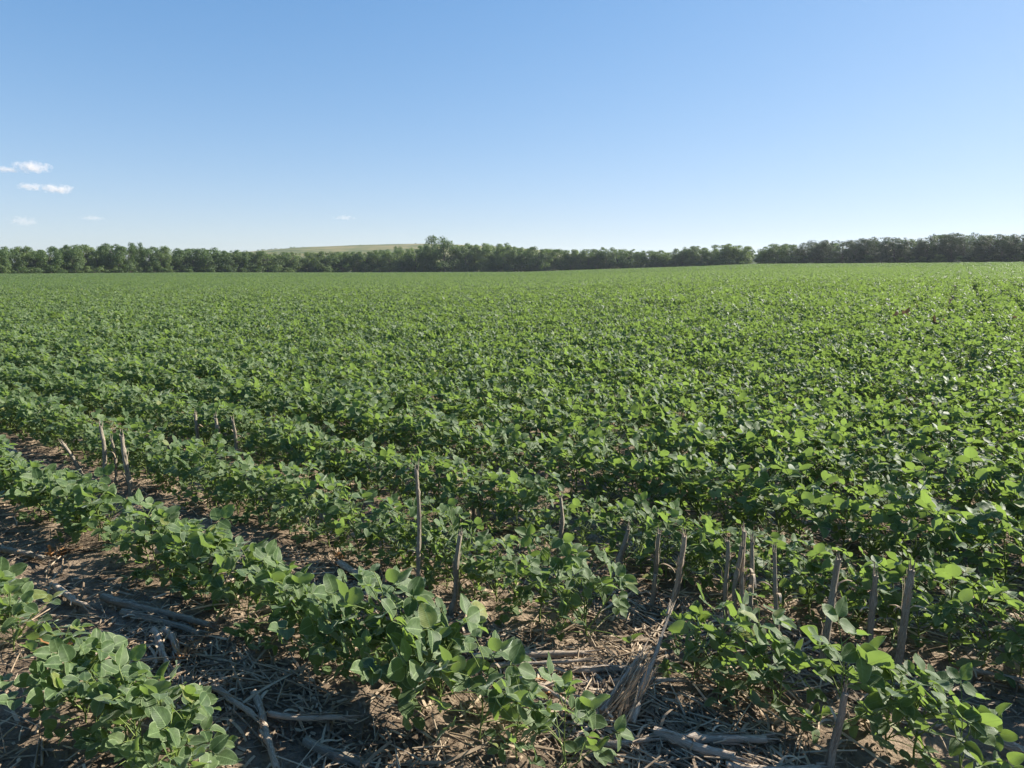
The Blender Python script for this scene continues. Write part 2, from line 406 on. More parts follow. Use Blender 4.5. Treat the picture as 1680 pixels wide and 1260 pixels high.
def ordinal(n):
    suf = 'th' if 10 <= n % 100 <= 20 else {1: 'st', 2: 'nd', 3: 'rd'}.get(n % 10, 'th')
    return f'{n}{suf}'
ROWN = ['nearest', 'second', 'third', 'fourth', 'fifth', 'sixth', 'seventh', 'eighth', 'ninth', 'tenth']
byrow = {}
for i in near_idx: byrow.setdefault(int(A[i, 5]), []).append(int(i))
def make_plant(i, label, group):
    v = int(A[i, 4]); z = gm(A[i, 0], A[i, 1]) if d[i] < 14 else Z[i]
    o = empty('soybean_plant', (A[i, 0], A[i, 1], z - .004), (0, 0, A[i, 2]), (A[i, 3],) * 3)
    tag(o, label, 'soybean plant', group)
    link('stem', PLANT[v][0], o); link('foliage', PLANT[v][1], o)
for row in sorted(byrow):
    ids = sorted(byrow[row], key=lambda i: px_[i])
    med = np.median([A[i, 3] for i in ids])
    for k, i in enumerate(ids):
        look = 'tall leafy' if A[i, 3] > 1.06 * med else ('low compact' if A[i, 3] < .93 * med else 'green leafy')
        make_plant(i, f'{look} soybean plant, {ordinal(k + 1)} from the left in the {ROWN[row]} crop row', f'soybean plants in the {ROWN[row]} crop row')

# --- geometry-node scatter for the uncountable rest of the crop
PROTO = bpy.data.collections.new('crop_sources')
def scatter(name, me_list, P, RZ, SCL, VAR, kind='stuff', label=None, cat=None):
    col = bpy.data.collections.new(name + '_source')
    for k, me in enumerate(me_list):
        ob = bpy.data.objects.new(f'{name}_source_{k:02d}', me); col.objects.link(ob)
    me = bpy.data.meshes.new(name); me.vertices.add(len(P)); me.vertices.foreach_set('co', np.asarray(P, float).ravel())
    a = me.attributes.new('rot', 'FLOAT_VECTOR', 'POINT'); r3 = np.zeros((len(P), 3)); r3[:, 2] = RZ; a.data.foreach_set('vector', r3.ravel())
    a = me.attributes.new('scl', 'FLOAT', 'POINT'); a.data.foreach_set('value', np.asarray(SCL, float))
    a = me.attributes.new('variant', 'INT', 'POINT'); a.data.foreach_set('value', np.asarray(VAR, np.int32))
    o = link(name, me); tag(o, label, cat, kind=kind)
    ng = bpy.data.node_groups.new(name, 'GeometryNodeTree')
    ng.interface.new_socket('Geometry', in_out='INPUT', socket_type='NodeSocketGeometry')
    ng.interface.new_socket('Geometry', in_out='OUTPUT', socket_type='NodeSocketGeometry')
    gi = ng.nodes.new('NodeGroupInput'); go = ng.nodes.new('NodeGroupOutput')
    m2p = ng.nodes.new('GeometryNodeMeshToPoints')
    ip = ng.nodes.new('GeometryNodeInstanceOnPoints'); ci = ng.nodes.new('GeometryNodeCollectionInfo')
    ci.inputs['Collection'].default_value = col; ci.inputs['Separate Children'].default_value = True; ci.inputs['Reset Children'].default_value = True
    def attr(n, t):
        x = ng.nodes.new('GeometryNodeInputNamedAttribute'); x.data_type = t; x.inputs['Name'].default_value = n; return x.outputs['Attribute']
    L = ng.links.new
    L(gi.outputs[0], m2p.inputs[0]); L(m2p.outputs[0], ip.inputs['Points']); L(ci.outputs[0], ip.inputs['Instance'])
    ip.inputs['Pick Instance'].default_value = True
    L(attr('variant', 'INT'), ip.inputs['Instance Index']); L(attr('rot', 'FLOAT_VECTOR'), ip.inputs['Rotation']); L(attr('scl', 'FLOAT'), ip.inputs['Scale'])
    L(ip.outputs[0], go.inputs[0])
    md = o.modifiers.new('scatter', 'NODES'); md.node_group = ng
    return o

# full plants (stem + foliage joined, two material slots)
def joined(a, b):
    import bmesh
    bm = bmesh.new(); bm.from_mesh(a); n = len(bm.faces); bm.from_mesh(b)
    bm.faces.ensure_lookup_table()
    for k, f in enumerate(bm.faces): f.material_index = 0 if k < n else 1
    me = bpy.data.meshes.new('soybean_crop'); bm.to_mesh(me); bm.free()
    me.materials.append(M_STEM); me.materials.append(M_LEAF); return me
FULL = [joined(*p) for p in PLANT]
rest = np.array([i for i in range(len(A)) if i not in near_set])
zz = Z[rest] + np.where(d[rest] < 12, micro(A[rest, 0], A[rest, 1]), 0)
scatter('soybean_crop', FULL, np.stack([A[rest, 0], A[rest, 1], zz], -1), A[rest, 2], A[rest, 3], A[rest, 4],
        label='green soybean crop filling the field behind the nearest rows', cat='crop')

# row segments 46..135 m and patches beyond
def row_segment(seed, length=2.25):
    R = random.Random(seed); lb = Buf(); x = 0
    while x < length:
        plant_bufs(R.randrange(10 ** 6), False, lb, None, Vector((R.gauss(0, .13), x, 0)), H=R.uniform(.29, .36) * 1.12, dens=.8, lsize=1.18)
        x += R.uniform(.11, .16)
    return lb.mesh('soybean_rows', M_LEAFFAR, smooth=False)
def patch(seed, W=6.0, Lh=6.0):
    R = random.Random(seed); lb = Buf()
    for r in range(8):
        for k in range(int(Lh * 26)):
            y = R.uniform(0, Lh); x = r * SP + R.gauss(0, .20)
            z = .40 - abs(x - r * SP) * .22 - R.random() ** 2 * .22 + R.uniform(-.02, .03)
            n = Vector((R.gauss(0, .8), R.gauss(0, .8), 1)).normalized(); f = Vector((R.uniform(-1, 1), R.uniform(-1, 1), .1)); f = (f - n * f.dot(n)).normalized(); s = f.cross(n)
            M = Matrix(((s.x, f.x, n.x, x), (s.y, f.y, n.y, y), (s.z, f.z, n.z, z), (0, 0, 0, 1)))
            leaflet(lb, M, .17, .15, R.uniform(0, .5), R.uniform(0, .3), R, full=False)
    return lb.mesh('soybean_rows', M_LEAFFAR, smooth=False)
SEG = [row_segment(500 + k) for k in range(8)]
PAT = [patch(900 + k) for k in range(6)]
FARR = 118.0
LS = 2.25
q = []
for k in range(-170, 171):
    for j in range(10, int(FARR / LS) + 2):
        s = j * LS; x = UM[0] * s + NM_[0] * (k * SP + .2); y = UM[1] * s + NM_[1] * (k * SP + .2)
        dd = math.hypot(x, y)
        if dd < MIDR or dd > FARR or x * NRM[0] + y * NRM[1] < PH: continue
        if abs(math.atan2(x, y)) > D2R(44): continue
        if k % 8 != 5 and vnoise(np.array([x * .3 + 40]), np.array([y * .3 + 40]), 9)[0] > .87 and x > .2 * y: continue
        q.append((x, y))
# headland rows farther out along their length
for row in range(NHEAD):
    for j in range(-6, 40):
        s = j * LS; p = P0 + SP * row; x = U[0] * s + NRM[0] * p; y = U[1] * s + NRM[1] * p
        dd = math.hypot(x, y)
        if dd < MIDR or dd > FARR or abs(math.atan2(x, y)) > D2R(46): continue
        q.append((x, y, -TH))
P = np.array([(a[0], a[1]) for a in q]); RZ = np.array([(-TM if len(a) == 2 else -TH) for a in q])
scatter('soybean_rows', SEG, np.stack([P[:, 0], P[:, 1], gz(P[:, 0], P[:, 1])], -1), RZ, np.ones(len(P)), NP.integers(0, len(SEG), len(P)),
        label='middle distance soybean rows forming a closed green canopy', cat='crop')
def edge_dist(x, y):
    az = math.atan2(x, y); px, _ = project(x, y, 0.0); return lerp(DIST, float(px)) - 7
q = []
for a in range(-60, 61):
    for b in range(8, 70):
        s = b * 6.0; t = a * 6.0 + .2
        cx = UM[0] * (s + 3) + NM_[0] * (t + 3); cy = UM[1] * (s + 3) + NM_[1] * (t + 3)
        dd = math.hypot(cx, cy)
        if cy < 5 or dd < FARR - 2 or dd > edge_dist(cx, cy): continue
        if abs(math.atan2(cx, cy)) > D2R(43): continue
        q.append((UM[0] * s + NM_[0] * t, UM[1] * s + NM_[1] * t))
P = np.array(q)
scatter('soybean_field', PAT, np.stack([P[:, 0], P[:, 1], gz(P[:, 0], P[:, 1])], -1), np.full(len(P), -TM), np.ones(len(P)), NP.integers(0, len(PAT), len(P)),
        label='distant soybean field reaching the treeline', cat='crop')

# ------------------------------------------------------------------ corn residue litter (uncountable)
def ribbon(buf, o, az, L_, w, curl, R, el=0.0, seg=5, wav=1.0):
    d0 = Vector((math.cos(az), math.sin(az), 0)); vs = []; uv = []
    p = Vector(o); a = az; e = el; roll = R.gauss(0, .35)
    for k in range(seg + 1):
        dr = Vector((math.cos(a) * math.cos(e), math.sin(a) * math.cos(e), math.sin(e)))
        sd = Vector((-math.sin(a), math.cos(a), 0)); sd = (sd * math.cos(roll) + Vector((0, 0, 1)) * math.sin(roll))
        ww = w * (1 - .6 * abs(k / seg - .4)) / 2
        vs += [p - sd * ww, p + sd * ww]; uv += [(0, k / seg), (1, k / seg)]
        p = p + dr * L_ / seg; a += R.gauss(0, curl); e += R.gauss(0, curl * .5) * wav - e * .3; roll += R.gauss(0, .18)
        if p.z < o[2] - .002: p.z = o[2] - .002
    buf.add(vs, [(2 * k, 2 * k + 1, 2 * k + 3, 2 * k + 2) for k in range(seg)], uv)
R = random.Random(31)
lit = Buf(); cnt = 0
ROWAZ = math.atan2(U[1], U[0])
dd = 1.5 + 8.5 * NP.random(150000) ** 1.9; az = NP.uniform(-D2R(48), D2R(48), 150000)
LX = dd * np.sin(az); LY_ = dd * np.cos(az); LP = LX * NRM[0] + LY_ * NRM[1]
fr = ((LP - P0) / SP) % 1.0
LW = np.where((fr > .2) & (fr < .8), 1.0, .4) * np.clip((vnoise(LX * 1.6 + 7, LY_ * 1.6 + 7, 21) - .22) * 2.4, np.where(LX < -.5, .35, .12), 1)
ok = np.nonzero(NP.random(150000) < LW)[0][:38000]
LZ = gz(LX, LY_) + micro(LX, LY_)
for i_ in ok:
    x, y = float(LX[i_]), float(LY_[i_])
    z = float(LZ[i_]) + R.uniform(.0, .018)
    a = ROWAZ + R.gauss(0, .9) if R.random() < .6 else R.uniform(0, 6.28)
    t = R.random()
    if t < .68: ribbon(lit, (x, y, z), a, R.uniform(.012, .08), R.uniform(.003, .013), .1, R, el=R.uniform(0, .3) * R.random(), seg=3)
    elif t < .86: ribbon(lit, (x, y, z), a, R.uniform(.08, .26), R.uniform(.003, .014), .07, R, el=R.uniform(0, .4) * R.random(), seg=6)
    else:
        l = R.uniform(.04, .22); e = R.uniform(-.05, .25); dv = Vector((math.cos(a) * l, math.sin(a) * l, l * e)); o = Vector((x, y, z + .004))
        r = R.uniform(.0015, .005); tube(lit, [o, o + dv * .5 + Vector((0, 0, .004)), o + dv], [r, r * .9, r * .7], 4, R=R)
    cnt += 1
tag(link('corn_residue', lit.mesh('corn_residue', M_HUSK)), 'dry tan corn husk and leaf litter strewn over the soil', 'plant litter', kind='stuff')
# soil clods
cl = Buf(); R = random.Random(77)
for _ in range(2600):
    dd = 1.6 + 6 * R.random() ** 1.4; az = R.uniform(-D2R(46), D2R(46)); x = dd * math.sin(az); y = dd * math.cos(az)
    r = R.uniform(.003, .011); c = Vector((x, y, gm(x, y) + r * .3))
    V = [c + Vector(v) * r * R.uniform(.7, 1.25) for v in ((1, 0, 0), (-1, 0, 0), (0, 1, 0), (0, -1, 0), (0, 0, 1), (0, 0, -1))]
    cl.add(V, [(0, 2, 4), (2, 1, 4), (1, 3, 4), (3, 0, 4), (2, 0, 5), (1, 2, 5), (3, 1, 5), (0, 3, 5)])
tag(link('soil_clods', cl.mesh('soil_clods', M_SOIL, smooth=False)), 'small brown soil clods between the crop rows', 'soil', kind='stuff')

# ------------------------------------------------------------------ corn stalks
def stalk_mesh(a, b, r0, seed, sides=9, nodes=True, jag=.03, taper=0.0):
    """stalk from a to b in local coordinates, with swollen nodes and a torn end"""
    R = random.Random(seed); bf = Buf(); L_ = (b - a).length; n = max(8, int(L_ / .022)); pts = []; rad = []
    nodep = []; t = R.uniform(.03, .08)
    while t < L_: nodep.append(t); t += R.uniform(.09, .16)
    side = Vector((R.uniform(-1, 1), R.uniform(-1, 1), R.uniform(-.3, .3))); bow = R.uniform(-.02, .02)
    kk = [Vector((R.gauss(0, .0032), R.gauss(0, .0032), 0)) for _ in range(12)]
    kx = R.uniform(0, 9)
    for k in range(n + 1):
        t = k / n; p = a.lerp(b, t) + side * bow * math.sin(math.pi * t) + Vector((math.sin(kx + t * 9), math.cos(kx + t * 7), 0)) * .0022
        kf = t * L_ / .13; ki = int(kf); p = p + kk[ki % 12].lerp(kk[(ki + 1) % 12], kf - ki) * min(1, t * 8)
        r = r0 * (1.12 - .35 * t)
        for q in nodep:
            dd = abs(t * L_ - q); r *= 1 + .35 * math.exp(-(dd / .008) ** 2)
        pts.append(p); rad.append(r * R.uniform(.95, 1.05) * (1 - taper * t))
    tube(bf, pts, rad, sides, rough=.20, R=R)
    d = (b - a).normalized(); ref = d.orthogonal().normalized()
    for k in range(7):                                     # strips of rind peeling off along the stalk
        i0 = R.randrange(0, max(1, n - 4)); i1 = min(n, i0 + R.randint(3, 8)); an = R.uniform(0, 6.28); q = Matrix.Rotation(an, 3, d) @ ref; sd = q.cross(d) * r0 * R.uniform(.25, .5)
        vs = []
        for j in range(i0, i1 + 1):
            u = (j - i0) / max(1, i1 - i0); o = pts[j] + q * (rad[j] * 1.05 + r0 * 1.1 * u * u * R.uniform(.4, 1.3)); vs += [o - sd * (1 - .6 * u), o + sd * (1 - .6 * u)]
        bf.add(vs, [(2 * j, 2 * j + 1, 2 * j + 3, 2 * j + 2) for j in range(i1 - i0)], [(j % 2 * .1 + k * .3, j * .02) for j in range(len(vs))])
    for k in range(6):                                     # torn fibres at the broken end
        q = Matrix.Rotation(k * 1.57 + R.random(), 3, d) @ ref; o = b + q * r0 * .45
        tube(bf, [o - d * .01, o + d * R.uniform(.2, 2.0) * jag + q * .006], [r0 * .36, r0 * .04], 4, R=R)
    return bf.mesh('stalk', M_STALK)
def sheath_mesh(a, b, r0, seed, n=4, mat=None):
    R = random.Random(seed); bf = Buf(); d = (b - a)
    for k in range(n):
        t = R.uniform(.0, .75); o = a + d * t; ang = R.uniform(0, 6.28)
        o = o + Vector((math.cos(ang), math.sin(ang), 0)) * r0 * 1.15
        L_ = R.uniform(.04, .11); p = Vector(o); w = R.uniform(.007, .018); e = R.uniform(.4, 1.3); a2 = ang; vs = []; uv = []
        for s in range(7):
            sd = Vector((-math.sin(a2), math.cos(a2), 0)); vs += [p - sd * w / 2, p + sd * w / 2]; uv += [(0, s), (1, s)]
            p = p + Vector((math.cos(a2) * math.cos(e), math.sin(a2) * math.cos(e), math.sin(e))) * L_ / 6; e -= R.uniform(.15, .6); a2 += R.gauss(0, .2); w *= .88
            if p.z < .004: p.z = .004
        bf.add(vs, [(2 * s, 2 * s + 1, 2 * s + 3, 2 * s + 2) for s in range(6)], uv)
    return bf.mesh('sheath', mat or M_HUSK)
def roots_mesh(r0, seed):
    R = random.Random(seed); bf = Buf()
    for k in range(9):
        an = k * .7 + R.uniform(-.2, .2); c, s = math.cos(an), math.sin(an); o = Vector((c * r0 * .8, s * r0 * .8, R.uniform(.02, .045)))
        tube(bf, [o, o + Vector((c * .018, s * .018, -.012)), Vector((c * R.uniform(.035, .055), s * R.uniform(.035, .055), -.012))], [.0028, .0022, .0016], 4, R=R)
    return bf.mesh('brace_roots', M_STALK)

def standing(bx, by, tx, ty, w, label, seed, group='broken corn stalks standing among the soybeans'):
    """w: width in photo pixels at the middle"""
    g = ground_at(bx, by, 0); g.z = gm(g.x, g.y); D = math.hypot(g.x, g.y)
    t = at_dist(tx, ty, D); rng = math.hypot(D, CAMH - .2)
    r0 = w / F * rng / 2 * .88
    # keep it roughly upright: lateral lean as seen, small random depth lean
    RR = random.Random(seed); dep = RR.uniform(-.05, .05)
    top = Vector((t.x, t.y, t.z)) - g + Vector((0, dep, 0))
    o = empty('corn_stalk', g); tag(o, label, 'corn stalk', group)
    st = link('stalk', stalk_mesh(Vector((0, 0, -.02)), top, r0, seed), o)
    if 'pale' in label: st.data.materials[0] = M_STALKPALE
    link('sheath', sheath_mesh(Vector((0, 0, 0)), top, r0, seed + 1, n=3 + seed % 3), o)
    if D < 6: link('brace_roots', roots_mesh(r0, seed + 2), o)
ST = [
 (172, 803, 162, 700, 7, 'tall dry corn stalk, left one of the upright trio at far left'),
 (190, 796, 178, 722, 4, 'thin grey corn stalk between the two thicker ones at far left'),
 (216, 820, 199, 714, 8, 'thick tan corn stalk, right one of the upright trio at far left'),
 (150, 785, 102, 728, 6, 'corn stalk leaning steeply left beside the upright trio'),
 (325, 748, 321, 680, 6, 'left of three corn stalks standing behind the third soybean row'),
 (363, 759, 351, 688, 7, 'middle of three corn stalks standing behind the third soybean row'),
 (394, 764, 384, 690, 6, 'right of three corn stalks standing behind the third soybean row'),
 (180, 678, 179, 636, 4, 'thin dark corn stalk poking up at the left in the dense crop'),
 (19, 692, 14, 648, 5, 'dry corn stalk standing near the left picture edge'),
 (645, 822, 655, 762, 6, 'corn stalk leaning right left of the tallest stalk'),
 (687, 992, 685, 768, 8, 'tallest narrow corn stalk standing straight at the picture centre'),
 (738, 1006, 754, 880, 11, 'weathered grey corn stalk leaning right beside the tallest stalk'),
 (783, 866, 790, 772, 7, 'tall corn stalk standing behind the grey leaning one'),
 (776, 860, 779, 806, 8, 'short split corn stalk touching the taller one beside it'),
 (913, 930, 919, 812, 7, 'lone dark corn stalk right of centre among leaves'),
 (1003, 962, 1032, 872, 9, 'dark corn stalk leaning right behind the big fallen stalk'),
 (1071, 1000, 1080, 872, 7, 'slim grey corn stalk left of the long leaning one'),
 (1093, 1010, 1118, 874, 9, 'long pale corn stalk leaning right above the fallen stalk'),
 (1192, 1046, 1190, 884, 7, 'leftmost corn stalk of the tight upright cluster'),
 (1206, 1052, 1217, 895, 8, 'second corn stalk of the tight upright cluster'),
 (1218, 1056, 1226, 878, 8, 'tallest pale corn stalk of the tight upright cluster'),
 (1231, 1066, 1240, 896, 8, 'rightmost corn stalk of the tight upright cluster'),
 (1277, 1086, 1278, 914, 8, 'straight corn stalk standing alone right of the tight cluster'),
 (1344, 1110, 1386, 926, 11, 'thick corn stalk leaning right over the bare soil'),
 (1427, 1096, 1438, 946, 10, 'brown corn stalk between the two leaning ones at right'),
 (1469, 1110, 1493, 934, 11, 'rightmost grey corn stalk leaning right above the soil'),
 (1353, 1275, 1391, 1142, 11, 'foreground corn stalk stub rising at the bottom edge'),
]
for k, a in enumerate(ST): standing(*a, seed=1000 + 7 * k)

def lying(x0, y0, x1, y1, w, label, seed, z0=.032, z1=.042, husk=2, group='fallen corn stalks lying between the rows', mat=None):
    a = ground_at(x0, y0, z0); b = ground_at(x1, y1, z1)
    a.z = gm(a.x, a.y) + z0; b.z = gm(b.x, b.y) + z1
    r0 = w / F * math.hypot((a.y + b.y) / 2, 1.6) / 2
    o = empty('fallen_corn_stalk', a); tag(o, label, 'corn stalk', group)
    st = link('stalk', stalk_mesh(Vector((0, 0, 0)), b - a, r0, seed, jag=.05), o)
    if 'dark' not in label: st.data.materials[0] = M_STALKPALE
    if husk and w > 6: link('sheath', sheath_mesh(Vector((0, 0, 0)), b - a, r0, seed + 1, n=husk), o)
LY = [
 (655, 988, 560, 928, 13, 'fallen grey corn stalk behind the second soybean row'),
 (775, 1078, 960, 1072, 12, 'upper of two level fallen corn stalks left of the leaning sheaf'),
 (770, 1092, 955, 1094, 7, 'lower thin level fallen corn stalk left of the leaning sheaf'),
 (940, 1106, 1055, 1100, 9, 'short fallen corn stalk just left of the leaning sheaf'),
 (880, 1128, 1110, 1112, 8, 'pale fallen corn stalk passing under the leaning sheaf'),
 (835, 1098, 935, 1160, 6, 'thin fallen stem pointing down right towards the sheaf'),
 (1075, 1200, 1205, 1250, 14, 'thick fallen corn stalk slanting at the bottom edge'),
 (1115, 1215, 1255, 1214, 14, 'grey fallen corn stalk lying level near the bottom edge'),
 (990, 1212, 1065, 1206, 8, 'short broken stalk piece below the leaning sheaf'),
 (1190, 1258, 1345, 1258, 12, 'fallen corn stalk along the bottom picture edge'),
 (253, 1040, 276, 1088, 10, 'left of two pale stalk pieces lying side by side in litter'),
 (271, 1038, 286, 1070, 9, 'right of two pale stalk pieces lying side by side in litter'),
 (348, 1122, 420, 1182, 8, 'bent pale stalk ending near the crossing stalks at lower left'),
 (417, 1138, 455, 1258, 11, 'grey fallen corn stalk pointing to the bottom edge'),
 (442, 1174, 562, 1178, 9, 'level fallen stalk right of the grey one pointing down'),
 (94, 968, 142, 1000, 10, 'weathered stalk lying in the litter at the left'),
 (170, 985, 345, 1024, 12, 'dark fallen stalk in shade behind the second row gap'),
 (200, 1003, 330, 1036, 9, 'second dark fallen stalk just below the shaded one'),
 (0, 890, 72, 912, 10, 'dark fallen stalk near the left edge'),
 (500, 1212, 602, 1250, 12, 'dark fallen stalk under the second row at bottom'),
 (1620, 1210, 1690, 1228, 12, 'grey stalk lying at the lower right corner'),
 (0, 712, 34, 740, 7, 'tan fallen stalk at the far left edge beside the row'),
 (0, 724, 26, 738, 6, 'short tan stem under the fallen stalk at far left'),
 (143, 777, 168, 787, 3, 'thin broken stem at the foot of the steep leaning stalk'),
 (1570, 1090, 1665, 1120, 7, 'thin fallen stem on soil at the right'),
]
for k, a in enumerate(LY): lying(*a, seed=2000 + 11 * k)

# the leaning sheaf: a splayed, torn stalk rising to the right
g = ground_at(1030, 1195, 0); g.z = gm(g.x, g.y)
o = empty('leaning_corn_sheaf', g); tag(o, 'big splayed pale corn stalk leaning right in front of the bare litter', 'corn stalk')
Dg = math.hypot(g.x, g.y)
def rel(px, py, D): return at_dist(px, py, D) - g
link('stalk', stalk_mesh(rel(1036, 1185, Dg), rel(1097, 1004, Dg + .33), .0135, 3001, jag=.03, taper=.75), o).data.materials[0] = M_STALKPALE
link('stalk', stalk_mesh(rel(985, 1168, Dg + .02), rel(1058, 1064, Dg + .25), .0105, 3002, jag=.03, taper=.6), o).data.materials[0] = M_STALKPALE
bf = Buf(); R = random.Random(4)
for k in range(110):
    t0 = R.random(); x0 = 985 + 60 * R.random(); y0 = 1200 - 25 * R.random() - (1040 - x0) * .15
    a = rel(x0 - R.uniform(0, 30), y0 + R.uniform(0, 10), Dg + R.uniform(-.04, .04)); b = rel(1035 + 50 * R.random(), 1150 - 90 * R.random(), Dg + .2 * R.random() + .05)
    if R.random() < .35: b = rel(970 + 80 * R.random(), 1120 + 60 * R.random(), Dg + .1)
    vs = []; w = R.uniform(.004, .011); m = (a + b) / 2 + Vector((R.gauss(0, .03), R.gauss(0, .03), R.gauss(.01, .02))); sd = Vector((R.gauss(0, 1), R.gauss(0, .4), R.gauss(0, .3))).normalized()
    for s in range(8):
        u = s / 7; p = a * (1 - u) ** 2 + m * 2 * u * (1 - u) + b * u * u
        vs += [p - sd * w / 2 * (1 - .7 * u), p + sd * w / 2 * (1 - .7 * u)]
    bf.add(vs, [(2 * s, 2 * s + 1, 2 * s + 3, 2 * s + 2) for s in range(7)], [(0, 0)] * 16)
link('husk_strips', bf.mesh('husk_strips', M_HUSK), o)

def husk_tuft(px, py, size, n, label, seed, mat, hgt=1.0):
    g = ground_at(px, py, 0); g.z = gm(g.x, g.y); R = random.Random(seed); bf = Buf()
    for k in range(n):
        ribbon(bf, (R.gauss(0, size * .2), R.gauss(0, size * .2), R.uniform(0, .02)), R.uniform(0, 6.28), R.uniform(.5, 1.2) * size, R.uniform(.005, .014), .45, R, el=R.uniform(.2, 1.4) * hgt, seg=6)
    tag(link('husk_tuft', bf.mesh('husk_tuft', mat), None, g), label, 'corn husk', 'torn husk tufts on the soil')
husk_tuft(82, 905, .14, 26, 'orange torn husk tuft standing in litter at the left', 1, M_HUSKO)
husk_tuft(100, 1070, .09, 16, 'small orange husk tuft above the nearest row', 2, M_HUSKO)
husk_tuft(292, 1082, .10, 22, 'ochre husk tuft beside the two pale stalk pieces', 3, M_HUSKO)
husk_tuft(556, 925, .10, 18, 'tan husk stub at the end of the fallen grey stalk', 4, M_HUSKO, 1.3)
husk_tuft(906, 1140, .07, 14, 'orange husk lump lying below the level fallen stalks', 5, M_HUSKO, .5)
husk_tuft(230, 808, .13, 16, 'pale husk flakes at the foot of the upright trio', 6, M_HUSK, .6)
husk_tuft(1255, 1115, .12, 18, 'grey husk tuft left of the thick leaning stalk', 7, M_HUSK, .5)
husk_tuft(742, 915, .07, 10, 'brown husk hanging against the weathered leaning stalk', 8, M_HUSKO, 1.5)

# withered plants at the headland end
for k, (px, py, lab) in enumerate([(1540, 540, 'withered reddish brown soybean plant at the right in the crop'), (1478, 532, 'smaller withered brown plant left of the reddish one'), (1672, 545, 'withered pinkish plant at the right picture edge')]):
    p = ground_at(px, py, .3); z = gzf(p.x, p.y); o = empty('withered_plant', (p.x, p.y, z), (0, 0, k), (1.15, 1.15, 1.25)); tag(o, lab, 'dead plant', 'withered plants in the crop')
    sb = Buf(); lb = plant_bufs(700 + k, True, Buf(), sb); link('stem', sb.mesh('stem', M_DEAD), o); link('foliage', lb.mesh('foliage', M_DEAD), o)

# ------------------------------------------------------------------ trees
def tree_meshes(seed, H=12.0, W=11.0, nleaf=5600, mat=M_TREE, blobs=34, low=.06, lsz=.5, flat=1.0):
    R = random.Random(seed); tb = Buf(); lb = Buf()
    top = H * .8
    tube(tb, [(0, 0, -.3), (R.uniform(-.1, .1), 0, H * .2), (R.uniform(-.3, .3), R.uniform(-.3, .3), H * .45), (R.uniform(-.5, .5), R.uniform(-.5, .5), top)], [H * .026, H * .02, H * .014, H * .004], 8, R=R)
    B = []
    for k in range(blobs):
        t = R.random(); z = low + (1 - low) * (k + R.random()) / blobs
        env = math.sin(math.pi * min(1, (.20 + .80 * (1 - z) ** .75))) ** .6 if z > .35 else .86 + .25 * z
        env = max(.12, env) * W / 2
        a = R.uniform(0, 6.28); rr = env * math.sqrt(R.uniform(.25, 1)) * .80
        br = (R.uniform(.15, .24) if k % 3 else R.uniform(.08, .13)) * W * (1.0 if z < .8 else .72)
        c = Vector((math.cos(a) * rr, math.sin(a) * rr, min(z * H, H - br * .62 * flat)))
        B.append((c, br))
        if k % 2 == 0:
            s = Vector((0, 0, max(.12 * H, c.z * .55))); tube(tb, [s, (s + c) / 2 + Vector((0, 0, -.3)), c], [H * .009, H * .006, H * .002], 5, R=R)
    tot = sum(b * b for _, b in B)
    V = []; 
    for c, br in B:
        n = int(nleaf * br * br / tot); sq = R.uniform(.62, .85) * flat
        for _ in range(n):
            v = Vector((R.gauss(0, 1), R.gauss(0, 1), R.gauss(0, 1))).normalized()
            if v.z < -.5 and R.random() < .5: v.z = -v.z
            rad = br * (R.uniform(.72, 1.08) if R.random() < .8 else R.uniform(.2, .8)) * (1 + .15 * math.sin(v.x * 7 + c.x) * math.sin(v.z * 8 + c.z))
            p = c + Vector((v.x * rad, v.y * rad, v.z * rad * sq))
            if p.z < .15: p.z = R.uniform(.1, .6)
            nn = (v + Vector((R.gauss(0, .38), R.gauss(0, .38), R.gauss(0, .38) + .25))).normalized()
            f = nn.orthogonal().normalized(); f = Matrix.Rotation(R.uniform(0, 6.28), 3, nn) @ f; s = f.cross(nn); l = lsz * R.uniform(.55, 1.2)
            V.append([p - f * l * .5 + nn * -.08 * l, p - s * l * .38, p + f * l * .5 + nn * -.08 * l, p + s * l * .38])
    V = np.array([[tuple(q) for q in x] for x in V]).reshape(-1, 3)
    lb.add(V, np.arange(len(V)).reshape(-1, 4))
    return tb.mesh('trunk', M_BARK), lb.mesh('crown', mat, smooth=False)

TV = []
for k in range(5): TV.append((tree_meshes(40 + k, mat=M_TREE), 'dark green'))
for k in range(3): TV.append((tree_meshes(60 + k, mat=M_TREE2), 'lighter green'))
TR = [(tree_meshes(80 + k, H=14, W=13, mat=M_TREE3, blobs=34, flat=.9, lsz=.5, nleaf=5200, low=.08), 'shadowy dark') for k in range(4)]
SHR = [tree_meshes(140 + k, H=3.2, W=5, mat=(M_TREE, M_TREE2)[k % 2], blobs=9, low=.12, lsz=.34, nleaf=900) for k in range(3)]
TALL = tree_meshes(33, H=17, W=14, mat=M_TREE, blobs=40, nleaf=7500, low=.05, lsz=.55)

